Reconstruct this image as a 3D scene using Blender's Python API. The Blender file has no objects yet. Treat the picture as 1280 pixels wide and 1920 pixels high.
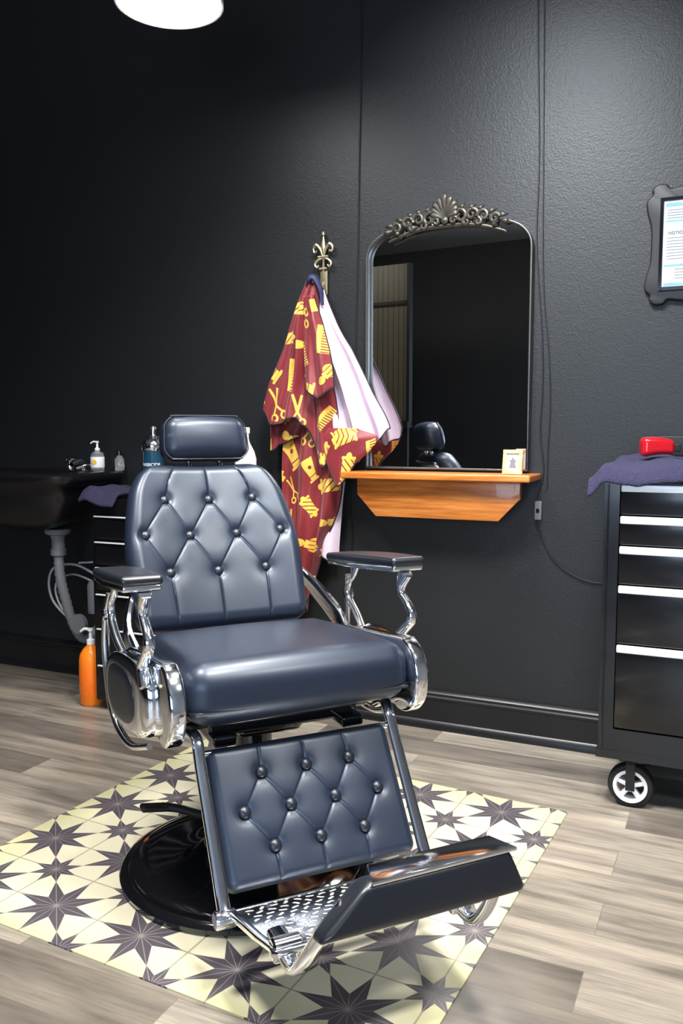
import bpy, bmesh, math, random
from mathutils import Vector, Matrix, noise
random.seed(7)
pi=math.pi
sc=bpy.context.scene
# ------------------------------------------------------------------ node helpers
NT=None
class E:
    def __init__(s,k): s.k=k
    def __add__(a,b): return M('ADD',a,b)
    def __radd__(a,b): return M('ADD',b,a)
    def __sub__(a,b): return M('SUBTRACT',a,b)
    def __rsub__(a,b): return M('SUBTRACT',b,a)
    def __mul__(a,b): return M('MULTIPLY',a,b)
    def __rmul__(a,b): return M('MULTIPLY',b,a)
    def __truediv__(a,b): return M('DIVIDE',a,b)
def M(op,*a):
    n=NT.nodes.new('ShaderNodeMath'); n.operation=op
    for i,x in enumerate(a):
        if isinstance(x,E): NT.links.new(x.k,n.inputs[i])
        else: n.inputs[i].default_value=x
    return E(n.outputs[0])
def lt(a,b): return M('LESS_THAN',a,b)
def gt(a,b): return M('GREATER_THAN',a,b)
def fr(a): return M('FRACT',a)
def ab(a): return M('ABSOLUTE',a)
def mx(a,b): return M('MAXIMUM',a,b)
def mn(a,b): return M('MINIMUM',a,b)
def ln(x,y): return M('SQRT',x*x+y*y)
def seg(x,y,ax,ay,bx,by):
    bax,bay=bx-ax,by-ay; L=bax*bax+bay*bay
    px=x-ax; py=y-ay
    h=M('MAXIMUM',M('MINIMUM',(px*bax+py*bay)/L,1.0),0.0)
    return ln(px-h*bax,py-h*bay)
def coords(kind='Object',scale=None,rot=None):
    t=NT.nodes.new('ShaderNodeTexCoord'); o=t.outputs[kind]
    if scale or rot:
        m=NT.nodes.new('ShaderNodeMapping'); NT.links.new(o,m.inputs[0])
        if scale: m.inputs['Scale'].default_value=scale
        if rot: m.inputs['Rotation'].default_value=rot
        o=m.outputs[0]
    return o
def xyz(o):
    s=NT.nodes.new('ShaderNodeSeparateXYZ'); NT.links.new(o,s.inputs[0])
    return E(s.outputs[0]),E(s.outputs[1]),E(s.outputs[2])
def comb(x,y,z=None):
    cb=NT.nodes.new('ShaderNodeCombineXYZ'); NT.links.new(x.k,cb.inputs[0]); NT.links.new(y.k,cb.inputs[1])
    if z is not None: NT.links.new(z.k,cb.inputs[2])
    return cb.outputs[0]
def white(vec):
    wn=NT.nodes.new('ShaderNodeTexWhiteNoise'); wn.noise_dimensions='3D'; NT.links.new(vec,wn.inputs[0])
    s=NT.nodes.new('ShaderNodeSeparateColor'); NT.links.new(wn.outputs[1],s.inputs[0])
    return E(wn.outputs[0]),E(s.outputs[0]),E(s.outputs[1])
def noise_n(vec,scale,detail=3,rough=.5):
    n=NT.nodes.new('ShaderNodeTexNoise'); n.inputs['Scale'].default_value=scale
    n.inputs['Detail'].default_value=detail; n.inputs['Roughness'].default_value=rough
    NT.links.new(vec,n.inputs['Vector']); return E(n.outputs[0])
def mixc(f,a,b):
    n=NT.nodes.new('ShaderNodeMix'); n.data_type='RGBA'
    def put(x,i):
        if isinstance(x,E): NT.links.new(x.k,n.inputs[i])
        elif isinstance(x,(tuple,list)): n.inputs[i].default_value=tuple(x)[:3]+(1,)
        else: n.inputs[i].default_value=x
    put(f,0);put(a,6);put(b,7)
    return E(n.outputs[2])
def ramp(f,stops):
    n=NT.nodes.new('ShaderNodeValToRGB'); NT.links.new(f.k,n.inputs[0])
    e=n.color_ramp.elements
    while len(e)<len(stops): e.new(.5)
    for i,(p,c) in enumerate(stops): e[i].position=p; e[i].color=tuple(c)+(1,)
    return E(n.outputs[0])
def newmat(name):
    global NT
    m=bpy.data.materials.new(name); m.use_nodes=True; NT=m.node_tree
    return m,NT.nodes['Principled BSDF']
def bumpn(b,h,strength,dist=.001):
    n=NT.nodes.new('ShaderNodeBump'); n.inputs['Strength'].default_value=strength; n.inputs['Distance'].default_value=dist
    NT.links.new(h.k,n.inputs['Height']); NT.links.new(n.outputs[0],b.inputs['Normal'])
def mat(name,col,rough=.5,metal=0,var=.12,nscale=8,bump=0,bscale=200,bdist=.001,coat=0,trans=0,emit=0,spec=.5,ior=1.45,stretch=None,crough=.08,tint=None):
    m,b=newmat(name)
    v=coords('Object',scale=stretch)
    if var>0:
        n=noise_n(v,nscale)
        c=mixc(n,tuple(max(0,x*(1-var)) for x in col),tuple(min(1,x*(1+var)) for x in col))
        NT.links.new(c.k,b.inputs['Base Color'])
    else: b.inputs['Base Color'].default_value=tuple(col)+(1,)
    b.inputs['Roughness'].default_value=rough; b.inputs['Metallic'].default_value=metal
    b.inputs['Specular IOR Level'].default_value=spec; b.inputs['IOR'].default_value=ior
    b.inputs['Coat Weight'].default_value=coat; b.inputs['Coat Roughness'].default_value=crough
    b.inputs['Transmission Weight'].default_value=trans
    if tint: b.inputs['Specular Tint'].default_value=tuple(tint)+(1,)
    if emit: b.inputs['Emission Color'].default_value=tuple(col)+(1,); b.inputs['Emission Strength'].default_value=emit
    if bump: bumpn(b,noise_n(coords('Object'),bscale,2),bump,bdist)
    return m
LEA=mat('leather',(.010,.015,.030),.40,var=.1,nscale=12,bump=.25,bscale=700,bdist=.0006,spec=.75,coat=.12,crough=.22,tint=(.78,.88,1))
LEAD=mat('leather_button',(.009,.012,.021),.36,var=.05,bump=.2,bscale=700,bdist=.0005,spec=.7)
LEAB=mat('leather_black',(.009,.011,.017),.33,var=.1,bump=.2,bscale=600,bdist=.0005,spec=.8)
CHR=mat('chrome',(.90,.92,.96),.10,1,var=.03,nscale=5)
BLK=mat('gloss_black',(.006,.006,.008),.09,var=.1,coat=.5)
BSN=mat('basin_black',(.006,.006,.008),.28,var=.1)
BLKM=mat('matte_black',(.009,.009,.010),.5,var=.15)
BLKS=mat('cabinet_black',(.005,.005,.006),.2,var=.1,coat=.2)
ALU=mat('brushed_aluminum',(.92,.93,.95),.4,.35,var=.05,stretch=(1,1,40),nscale=20)
BRS=mat('antique_brass',(.5,.43,.27),.35,.85,var=.3,nscale=60)
BRZ=mat('aged_bronze',(.07,.062,.05),.45,.7,var=.5,nscale=50,bump=.3,bscale=150,bdist=.002)
PEW=mat('dark_pewter',(.10,.097,.09),.4,.8,var=.2,nscale=30)
RUB=mat('rubber',(.012,.012,.012),.7,var=.1)
GRYP=mat('grey_plastic',(.17,.17,.18),.5,var=.1)
HOSE=mat('clear_grey_hose',(.42,.43,.45),.35,var=.1)
WHP=mat('white_plastic',(.85,.85,.86),.35,var=.03)
ORG=mat('orange_plastic',(1.0,.22,.01),.3,var=.06)
ORGD=mat('orange_label',(.9,.17,.008),.4,var=.1,nscale=60)
REDP=mat('red_plastic',(.45,.006,.012),.18,var=.05,coat=.5)
TOW=mat('navy_purple_terry',(.026,.024,.062),.95,var=.35,nscale=90,bump=1.0,bscale=260,bdist=.005)
LIL=mat('lilac_lining',(.68,.54,.66),.6,var=.06,nscale=6,bump=.15,bscale=400)
NAVY=mat('navy_collar',(.02,.025,.08),.6,var=.1)
TRM=mat('black_binding',(.012,.01,.014),.6,var=.1)
CLR=mat('clear_plastic',(.9,.93,.95),.08,trans=.85,var=0)
BLU=mat('blue_liquid',(.012,.06,.11),.08,var=.05,coat=.5)
YEL=mat('yellow_label',(.9,.55,.05),.4,var=.05)
PAP=mat('paper',(.7,.72,.74),.6,var=.03)
PAPN=mat('notice_paper',(.42,.44,.46),.7,var=.03,spec=.2)
PBL=mat('paper_blue',(.16,.33,.45),.6,var=.3,nscale=30)
INK=mat('ink',(.02,.02,.03),.6,var=.0)
WHT=mat('white_print',(.9,.93,.95),.5,var=.02)
LAMPW=mat('lamp_diffuser',(1,.98,.95),.4,var=0,emit=36)
LSH=mat('lamp_enamel',(.75,.75,.76),.35,var=.03)
MIR=mat('mirror_silver',(.88,.9,.9),.008,1,var=0)
def woodmat(name,c1,c2,c3,axis=(1,14,14)):
    m,b=newmat(name)
    v=coords('Object',scale=axis)
    n=noise_n(v,5,6,.6)
    c=ramp(n,[(.3,c1),(.5,c2),(.7,c3)])
    NT.links.new(c.k,b.inputs['Base Color']); b.inputs['Roughness'].default_value=.32
    b.inputs['Coat Weight'].default_value=.3
    bumpn(b,n,.15,.001)
    return m
OAK=woodmat('honey_oak',(.30,.08,.011),(.49,.15,.024),(.64,.24,.052))
LWD=woodmat('light_frame_wood',(.5,.3,.14),(.68,.46,.24),(.8,.58,.34),axis=(8,8,8))
def wallmat():
    m,b=newmat('charcoal_wall_paint')
    v=coords('Object')
    n=noise_n(v,1.3,3); c=mixc(n,(.0110,.0120,.0138),(.0150,.0165,.0185))
    NT.links.new(c.k,b.inputs['Base Color'])
    b.inputs['Roughness'].default_value=.44; b.inputs['Specular IOR Level'].default_value=.4
    h=noise_n(v,130,3,.6)+noise_n(v,50,2)*.6
    bumpn(b,h,.45,.0025)
    return m
WALL=wallmat()
WALL2=mat('dark_paint',(.026,.026,.03),.5,var=.1,nscale=2)
WALL3=mat('grey_paint',(.09,.09,.095),.6,var=.1,nscale=2)
WALL4=mat('pale_paint',(.36,.36,.37),.7,var=.05,nscale=2)
BASEB=mat('baseboard_black',(.010,.010,.012),.3,var=.1,bump=.1,bscale=60)
CEIL=mat('ceiling_paint',(.40,.40,.41),.8,var=.05,nscale=3)
def floormat():
    m,b=newmat('grey_oak_planks')
    v=coords('Object')
    br=NT.nodes.new('ShaderNodeTexBrick'); NT.links.new(v,br.inputs['Vector'])
    br.offset=.37; br.inputs['Scale'].default_value=1; br.inputs['Brick Width'].default_value=1.22
    br.inputs['Row Height'].default_value=.152; br.inputs['Mortar Size'].default_value=.0008
    br.inputs['Color1'].default_value=(0,0,0,1); br.inputs['Color2'].default_value=(1,1,1,1); br.inputs['Mortar'].default_value=(.5,.5,.5,1)
    t=E(br.outputs[0]); mort=E(br.outputs[1])
    X,Y,Z=xyz(v)
    g=noise_n(comb(X+t*7.0,Y*9.0,t*13.0),2.2,8,.62)
    g2=noise_n(comb(X*2.0+t*3.0,Y*70.0,t),3,5,.65)
    base=ramp(t,[(0,(.12,.102,.085)),(.3,(.265,.23,.188)),(.6,(.375,.328,.268)),(.8,(.29,.258,.215)),(1,(.155,.136,.116))])
    gg=ramp(g,[(.3,(.40,.39,.38)),(.5,(.95,.95,.95)),(.72,(1.45,1.43,1.38))])
    mul=NT.nodes.new('ShaderNodeMix'); mul.data_type='RGBA'; mul.blend_type='MULTIPLY'; mul.inputs[0].default_value=1
    NT.links.new(base.k,mul.inputs[6]); NT.links.new(gg.k,mul.inputs[7])
    fg=M('MINIMUM',M('MAXIMUM',(g2-.38)*2.6,0.0),.75)
    c=mixc(fg*.6,E(mul.outputs[2]),(.105,.092,.078))
    c=mixc(mort*.6,c,(.05,.04,.03))
    NT.links.new(c.k,b.inputs['Base Color']); b.inputs['Roughness'].default_value=.36
    bumpn(b,g2*.6-mort*1.5,.3,.001)
    return m
FLOOR=floormat()
def starmat():
    m,b=newmat('star_tile_vinyl')
    v=coords('Object'); X,Y,Z=xyz(v)
    px=(X+.05)/.278; py=(Y-.01)/.262
    def star(x,y,R,r):
        c8,s8=math.cos(pi/8),math.sin(pi/8)
        ang=M('ARCTAN2',y,x); rho=ln(x,y)
        f=ab(fr(ang/(pi/4)+.5)-.5)*(pi/4)
        fx=rho*M('COSINE',f); fy=rho*M('SINE',f)
        g=(R-fx)*(r*s8)-fy*(R-r*c8)
        ins=gt(g,0.0)
        fn=(pi/8-f)*rho
        lines=mx(lt(fy,.0038),lt(fn,.003))
        return ins,ins*lines
    lx=fr(px+.5)-.5; ly=fr(py+.5)-.5
    sx=fr(px)-.5; sy=fr(py)-.5
    a,al=star(lx,ly,.455,.19); c,cl=star(sx,sy,.265,.122)
    st=mx(a,c); li=mx(al,cl)
    g1=mx(lt(.492,ab(lx)),lt(.492,ab(ly)))
    g2=mx(lt(.492,ab(sx)),lt(.492,ab(sy)))
    n=noise_n(v,9,4); n2=noise_n(v,3,3)
    cream=mixc(n2,(.75,.69,.49),(.81,.77,.62)); cream=mixc(n*.45,cream,(.62,.56,.34))
    bx=mx(ab(X)/.69,ab(Y)/.635); edge=M('MINIMUM',M('MAXIMUM',(bx-.82)*5.5,0.0),1.0)
    cream=mixc(edge*.65,cream,(.50,.49,.22))
    dark=mixc(n,(.058,.049,.060),(.115,.10,.118))
    col=mixc(mx(g1,g2)*.75,cream,(.27,.24,.17))
    col=mixc(st,col,dark); col=mixc(li*.5,col,(.42,.38,.33))
    NT.links.new(col.k,b.inputs['Base Color']); b.inputs['Roughness'].default_value=.38
    return m
STAR=starmat()
def capemat():
    m,b=newmat('burgundy_barber_print')
    v=coords('UV'); U,V,W=xyz(v)
    S=.132
    v2=v
    u=U/S; w=V/S
    row=M('FLOOR',w); u=u+fr(row*.618)
    cx=M('FLOOR',u)
    R1,R2,R3=white(comb(cx,row))
    a=(R2-.5)*5.0
    lx=fr(u)-.5; ly=fr(w)-.5
    ca=M('COSINE',a); sa=M('SINE',a)
    kk=.76+R3*.3
    x=(lx*ca-ly*sa)*kk; y=(lx*sa+ly*ca)*kk
    ax=ab(x)
    body=lt(ax,.17)*lt(ab(y),.3); stripes=gt(fr((x+y)*5.5),.25)
    pole=mx(body*stripes,mx(lt(ln(x,ab(y)-.36),.08),lt(ax,.2)*lt(ab(ab(y)-.31),.035)))
    sc1=lt(seg(ax,y,.0,-.02,.10,.42),.032); sc2=lt(seg(ax,y,.0,-.02,.11,-.2),.026)
    ring=lt(ab(ln(ax-.14,y+.3)-.085),.027)
    sci=mx(mx(sc1,sc2),ring)
    cm=lt(ab(y),.4)*mx(lt(ab(x+.09),.06),lt(ab(x-.04),.13)*gt(fr(y*13.0),.4))
    br=mx(lt(ln(x,y-.2),.2)*gt(fr(x*9.0),.2),mx(lt(ax,.1)*lt(ab(y+.02),.05),lt(ln(ax*1.4,y+.22),.15)))
    cl=mx(lt(ax,.17-y*.1)*lt(ab(y),.32),lt(ax,.21)*lt(ab(y-.36),.035))*gt(ab(y-.22),.015)*gt(ln(x,y+.05),.06)
    m1=lt(R1,.27); m2=lt(R1,.45)*(1.0-m1); m3=lt(R1,.62)*gt(R1,.45); m4=lt(R1,.82)*gt(R1,.62); m5=gt(R1,.82)
    ic=pole*m1+sci*m2+cm*m3+br*m4+cl*m5
    n=noise_n(v,60,2)
    gold=mixc(n,(.66,.33,.025),(.86,.58,.11)); red=mixc(n,(.15,.009,.014),(.21,.014,.02))
    col=mixc(ic,red,gold)
    NT.links.new(col.k,b.inputs['Base Color']); b.inputs['Roughness'].default_value=.5
    b.inputs['Sheen Weight'].default_value=.15
    return m
CAPE=capemat()
def platemat():
    m,b=newmat('pierced_chrome')
    v=coords('Object'); X,Y,Z=xyz(v)
    u=X/.028; w=Y/.019
    row=M('FLOOR',w); u=u+fr(row*.618); cx=M('FLOOR',u)
    R1,R2,R3=white(comb(cx,row))
    lx=(fr(u)-.5)*1.4; ly=fr(w)-.5
    a=(R2-.5)*2.2
    ca=M('COSINE',a); sa=M('SINE',a)
    x=lx*ca-ly*sa; y=lx*sa+ly*ca
    y=y+x*x*(R3-.5)*1.5
    d=seg(x,y,-.27,0.0,.27,0.0)
    hole=lt(d,.19); rimm=lt(d,.29)*(1.0-hole)
    edge=mx(gt(ab(X),.212),mx(gt(Y,-.008),lt(Y,-.235)))
    hole=hole*(1.0-edge); rimm=rimm*(1.0-edge)
    c=mixc(hole,(.78,.82,.9),(.86,.86,.84)); c=mixc(rimm,c,(.03,.03,.035))
    NT.links.new(c.k,b.inputs['Base Color'])
    NT.links.new((1.0-mx(hole*.5,rimm)).k,b.inputs['Metallic']); b.inputs['Roughness'].default_value=.14
    bumpn(b,hole,-.5,.002)
    return m
PLATE=platemat()
def beadmat():
    m,b=newmat('brown_beadboard')
    v=coords('Object'); X,Y,Z=xyz(v)
    f=fr(X/.055); g=lt(f,.14)
    n=noise_n(v,6,4)
    c=mixc(n,(.16,.14,.10),(.22,.19,.14)); c=mixc(g,c,(.08,.068,.048))
    NT.links.new(c.k,b.inputs['Base Color']); b.inputs['Roughness'].default_value=.4
    bumpn(b,1.0-g,.6,.004)
    return m
BEAD=beadmat()
# ------------------------------------------------------------------ mesh helpers
def rbox(hx,hy,hz,r,m=(4,4,4),k=4):
    r=min(r,hx,hy,hz)-1e-6
    def ax(h,mm):
        L=[-(h-r)-r*math.tan(i/k*pi/4) for i in range(k,0,-1)]
        if h-r<1e-5: mm=1
        L+=[-(h-r)+2*(h-r)*i/mm for i in range(mm+1)]
        L+=[(h-r)+r*math.tan(i/k*pi/4) for i in range(1,k+1)]
        return L
    A=[ax(hx,m[0]),ax(hy,m[1]),ax(hz,m[2])]; H=[hx,hy,hz]
    V=[];F=[];D={}
    def vid(p):
        key=(round(p[0],6),round(p[1],6),round(p[2],6))
        if key in D: return D[key]
        q=[max(-(H[i]-r),min(H[i]-r,p[i])) for i in range(3)]
        d=Vector([p[i]-q[i] for i in range(3)])
        if d.length>1e-9: d=d.normalized()*r
        D[key]=len(V); V.append(Vector(q)+d); return D[key]
    for a in range(3):
        b,c=(a+1)%3,(a+2)%3
        for sgn in (-1,1):
            for i in range(len(A[b])-1):
                for j in range(len(A[c])-1):
                    ids=[]
                    for (ii,jj) in ((i,j),(i+1,j),(i+1,j+1),(i,j+1)):
                        p=[0,0,0]; p[a]=sgn*H[a]; p[b]=A[b][ii]; p[c]=A[c][jj]; ids.append(vid(p))
                    if sgn<0: ids.reverse()
                    if len(set(ids))>=3: F.append(list(dict.fromkeys(ids)))
    return V,F
def cat(P,n=8,closed=False):
    P=[Vector(p) for p in P]; N=len(P); out=[]
    rng=N if closed else N-1
    for i in range(rng):
        p0=P[(i-1)%N] if (closed or i>0) else P[0]*2-P[1]
        p1=P[i];p2=P[(i+1)%N]
        p3=P[(i+2)%N] if (closed or i<N-2) else P[-1]*2-P[-2]
        for j in range(n):
            t=j/n
            out.append(.5*((2*p1)+(p2-p0)*t+(2*p0-5*p1+4*p2-p3)*t*t+(3*p1-p0-3*p2+p3)*t**3))
    if not closed: out.append(P[-1])
    return out
def tube(P,r,ry=None,n=12,closed=False,smooth=6,side=None,sq=2.0):
    Q=cat(P,smooth,closed) if smooth>1 else [Vector(p) for p in P]
    L=len(Q)
    def rad(rr,i):
        if isinstance(rr,(int,float)): return rr
        t=i/(L-1)*(len(rr)-1); a=int(min(t,len(rr)-2)); f=t-a
        return rr[a]*(1-f)+rr[a+1]*f
    V=[];F=[];N=None
    for i in range(L):
        if closed: T=(Q[(i+1)%L]-Q[(i-1)%L])
        else: T=Q[min(i+1,L-1)]-Q[max(i-1,0)]
        T.normalize()
        if side is not None:
            B=Vector(side); B=(B-T*B.dot(T)).normalized(); Nn=T.cross(B)
        else:
            if N is None:
                ref=Vector((0,0,1)) if abs(T.z)<.9 else Vector((1,0,0))
                N=(ref-T*ref.dot(T)).normalized()
            else: N=(N-T*N.dot(T)).normalized()
            B=N; Nn=T.cross(B)
        a=rad(r,i); b=rad(ry,i) if ry is not None else a
        for k in range(n):
            th=2*pi*k/n; c,s=math.cos(th),math.sin(th)
            e=2/sq
            V.append(Q[i]+B*a*math.copysign(abs(c)**e,c)+Nn*b*math.copysign(abs(s)**e,s))
    for i in range(L if closed else L-1):
        for k in range(n):
            a=i*n+k; b=i*n+(k+1)%n; c=((i+1)%L)*n+(k+1)%n; d=((i+1)%L)*n+k
            F.append([a,b,c,d])
    if not closed:
        F.append([k for k in range(n)][::-1]); F.append([(L-1)*n+k for k in range(n)])
    return V,F
def lathe(prof,n=40,sx=1,sy=1,cap=True,pw=2.0):
    V=[];F=[];rings=[]
    for (r,z) in prof:
        if r<1e-6: rings.append([len(V)]); V.append(Vector((0,0,z)))
        else:
            rings.append(list(range(len(V),len(V)+n)))
            for k in range(n):
                c,s=math.cos(2*pi*k/n),math.sin(2*pi*k/n)
                q=1/((abs(c)**pw+abs(s)**pw)**(1/pw))
                V.append(Vector((sx*r*c*q,sy*r*s*q,z)))
    for a,b in zip(rings,rings[1:]):
        if len(a)==1 and len(b)==1: continue
        for k in range(n):
            k2=(k+1)%n
            if len(a)==1: F.append([a[0],b[k2],b[k]][::-1])
            elif len(b)==1: F.append([a[k],a[k2],b[0]])
            else: F.append([a[k],a[k2],b[k2],b[k]])
    if cap and len(rings[0])>1: F.append(rings[0][::-1])
    if cap and len(rings[-1])>1: F.append(rings[-1])
    return V,F
def prism(out,t,bev=0,seg_=2):
    bm=bmesh.new()
    a=[bm.verts.new((p[0],p[1],-t/2)) for p in out]; b=[bm.verts.new((p[0],p[1],t/2)) for p in out]
    f1=bm.faces.new(a[::-1]); f2=bm.faces.new(b); n=len(out)
    for i in range(n): bm.faces.new((a[i],a[(i+1)%n],b[(i+1)%n],b[i]))
    bmesh.ops.recalc_face_normals(bm,faces=bm.faces)
    if bev>0:
        ed=[e for e in bm.edges if e in set(f1.edges) or e in set(f2.edges)]
        bmesh.ops.bevel(bm,geom=ed,offset=bev,segments=seg_,profile=.5,affect='EDGES',clamp_overlap=True)
    bm.verts.index_update()
    V=[v.co.copy() for v in bm.verts]; F=[[v.index for v in f.verts] for f in bm.faces]; bm.free()
    return V,F
def T(x=0,y=0,z=0,rx=0,ry=0,rz=0,s=1):
    S=Matrix.Diagonal((s,s,s,1)) if not isinstance(s,tuple) else Matrix.Diagonal(s+(1,))
    return Matrix.Translation((x,y,z))@Matrix.Rotation(rz,4,'Z')@Matrix.Rotation(ry,4,'Y')@Matrix.Rotation(rx,4,'X')@S
class MB:
    def __init__(s): s.v=[];s.f=[];s.m=[]
    def add(s,vf,Mx=None,mi=0,fn=None,post=None):
        V,F=vf; o=len(s.v)
        for p in V:
            p=Vector(p)
            if fn: p=Vector(fn(p))
            if Mx is not None: p=Mx@p
            if post: p=Vector(post(p))
            s.v.append(p)
        for f in F: s.f.append([i+o for i in f]); s.m.append(mi)
        return s
    def obj(s,name,mats,parent=None,loc=None,rot=None,ang=40,label=None,recalc=True):
        me=bpy.data.meshes.new(name)
        me.from_pydata([tuple(v) for v in s.v],[],s.f)
        if not isinstance(mats,(list,tuple)): mats=[mats]
        for m in mats: me.materials.append(m)
        me.polygons.foreach_set('material_index',s.m)
        me.polygons.foreach_set('use_smooth',[True]*len(s.f))
        if recalc:
            bm=bmesh.new(); bm.from_mesh(me); bmesh.ops.recalc_face_normals(bm,faces=bm.faces); bm.to_mesh(me); bm.free()
        me.update()
        me.set_sharp_from_angle(angle=math.radians(ang))
        o=bpy.data.objects.new(name,me); sc.collection.objects.link(o)
        if parent: o.parent=parent
        if loc: o.location=loc
        if rot: o.rotation_euler=rot
        if label: o['label']=label
        return o
def one(vf,name,m,parent=None,loc=None,rot=None,fn=None,**k): return MB().add(vf,fn=fn).obj(name,m,parent,loc,rot,**k)
def text_vf(body,size,align='CENTER',ext=.0003):
    cu=bpy.data.curves.new('t','FONT'); cu.body=body; cu.size=size; cu.align_x=align; cu.align_y='CENTER'; cu.extrude=ext; cu.resolution_u=3
    ob=bpy.data.objects.new('t',cu); sc.collection.objects.link(ob)
    bpy.context.view_layer.update(); dg=bpy.context.evaluated_depsgraph_get()
    me=bpy.data.meshes.new_from_object(ob.evaluated_get(dg))
    V=[Vector((v.co.x,-v.co.z,v.co.y)) for v in me.vertices]; F=[list(p.vertices) for p in me.polygons]
    bpy.data.objects.remove(ob); bpy.data.meshes.remove(me)
    return V,F
AX,AY=-1.794,4.393; EX,EY=.9072,-.4206; NX,NY=.4206,.9072
WR=-math.atan2(.4206,.9072)
def W(s,D,z=0): return (AX+s*EX-D*NX,AY+s*EY-D*NY,z)
def thing(name,label,cat_,s=None,D=0,z=0,loc=None,rz=None,group=None):
    o=bpy.data.objects.new(name,None); o.empty_display_size=.1; sc.collection.objects.link(o)
    o.location=W(s,D,z) if loc is None else loc
    o.rotation_euler=(0,0,WR if rz is None else rz)
    o['label']=label; o['category']=cat_
    if group: o['group']=group
    return o
def tag(o,label,cat_,s=None,D=0,z=0):
    o['label']=label;o['category']=cat_
    if s is not None: o.location=W(s,D,z); o.rotation_euler=(0,0,WR)
    return o
def struct(o): o['kind']='structure'; return o
def box(x0,x1,y0,y1,z0,z1):
    V=[Vector((x,y,z)) for x in (x0,x1) for y in (y0,y1) for z in (z0,z1)]
    F=[[0,1,3,2],[4,6,7,5],[0,4,5,1],[2,3,7,6],[0,2,6,4],[1,5,7,3]]
    return V,F
# ------------------------------------------------------------------ room
S0,S1,DD,HH=-1.6,5.6,6.2,3.3
def shell(name,b,m): return struct(one(b,name,m,loc=W(0,0,0),rot=(0,0,WR)))
shell('floor',box(S0,S1,-DD,.0,-.08,0),FLOOR)
shell('ceiling',box(S0,S1,-DD,.0,HH,HH+.08),CEIL)
shell('wall_back',box(S0,S1,0,.1,-.08,HH+.08),WALL)
shell('wall_left',box(S0-.1,S0,-DD,.1,-.08,HH+.08),WALL2)
shell('wall_right',box(S1,S1+.1,-DD,.1,-.08,HH+.08),WALL4)
mb=MB(); y0,y1=-DD-.1,-DD
wins=[(2.3,3.7),(3.95,5.35)]; zb,zt=.55,2.6
mb.add(box(S0-.1,2.3,y0,y1,-.08,HH+.08)); mb.add(box(3.7,3.95,y0,y1,-.08,HH+.08)); mb.add(box(5.35,S1+.1,y0,y1,-.08,HH+.08))
for a,b in wins: mb.add(box(a,b,y0,y1,-.08,zb)); mb.add(box(a,b,y0,y1,zt,HH+.08))
struct(mb.obj('wall_front',WALL3,loc=W(0,0,0),rot=(0,0,WR)))
WIN=mat('daylight_glass',(.62,.78,1.0),.2,var=0,emit=9)
for i,(a,b) in enumerate(wins):
    mb=MB(); mb.add(box(a,b,y0-.02,y0+.02,zb,zt),mi=0)
    for x in (a+.02,(a+b)/2,b-.02): mb.add(box(x-.02,x+.02,y0+.02,y1,zb,zt),mi=1)
    mb.add(box(a,b,y0+.02,y1,zt-.6,zt-.56),mi=1)
    struct(mb.obj('window_%d'%(i+1),[WIN,BLKM],loc=W(0,0,0),rot=(0,0,WR)))
PX=.26
mb=MB(); mb.add(box(-1.1,PX,-4.25,-4.2,1.30,2.75)); mb.add(box(-1.1,PX,-4.19,-4.17,2.38,2.41),mi=1)
mb.add(box(PX,PX+.03,-4.25,-4.18,1.25,2.75),mi=1); mb.add(box(-1.1,PX+.03,-4.25,-4.15,1.24,1.3),mi=1)
mb.add(box(-1.1,PX,-4.25,-4.21,0,1.24),mi=1)
struct(mb.obj('wall_partition',[BEAD,WALL2],loc=W(0,0,0),rot=(0,0,WR)))
def bb(x0,x1):
    prof=[(0,0),(-.03,0),(-.03,.012),(-.022,.03),(-.018,.034),(-.018,.118),(-.022,.124),(-.022,.131),(-.016,.136),(-.016,.146),(-.011,.152),(-.008,.16),(0,.16)]
    V=[];F=[];n=len(prof)
    for x in (x0,x1):
        for (y,z) in prof: V.append(Vector((x,y,z)))
    for i in range(n): F.append([i,(i+1)%n,n+(i+1)%n,n+i])
    F.append(list(range(n))[::-1]);F.append([n+i for i in range(n)])
    return V,F
struct(one(bb(S0,S1),'baseboard_back',BASEB,loc=W(0,0,0),rot=(0,0,WR),ang=30))
# ------------------------------------------------------------------ floor mat
mat_o=one(box(-.71,.69,-.635,.635,-.002,.002),'floor_mat',STAR,loc=(-.192,2.362,.002),rot=(0,0,math.radians(-28)))
tag(mat_o,'cream vinyl floor mat printed with dark eight-pointed stars','floor mat')
FM=.004
# ------------------------------------------------------------------ barber chair
CH=thing('barber_chair','tufted blue-black leather barber chair with chrome arms on round base','barber chair',loc=(-.225,2.28,FM),rz=math.radians(25))
bo=-.035
one(lathe([(0,0),(.335,0),(.345,.006),(.348,.018),(.340,.028),(.330,.031),(.326,.027),(.320,.027),(.316,.036),(.300,.043),(.26,.047),(.20,.052),(.15,.062),(.122,.078),(.118,.10),(.112,.108),(.085,.112),(.082,.118),(0,.118)],72),'base',BLK,CH,(bo,0,0),ang=35)
one(lathe([(.08,.11),(.08,.27),(.072,.28),(.05,.282),(.05,.40),(.075,.405),(.075,.425),(0,.425)],40),'column',[BLK],CH,(bo*.5,0,0))
mb=MB(); mb.add(tube([(-.06,.0,.15),(-.13,-.0,.17),(-.19,.01,.195),(-.235,.02,.205)],[.014,.012,.011,.012])); mb.add(rbox(.04,.018,.008,.007),T(-.25,.022,.205,ry=.15))
mb.obj('pump_lever',BLKM,CH,(bo,0,0))
mb=MB(); mb.add(rbox(.2,.17,.022,.01),T(0,-.03,.475)); mb.add(rbox(.09,.1,.03,.02),T(-.01,-.03,.44)); mb.add(rbox(.03,.2,.015,.008),T(.17,-.04,.455)); mb.add(rbox(.03,.2,.015,.008),T(-.17,-.04,.455))
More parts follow.
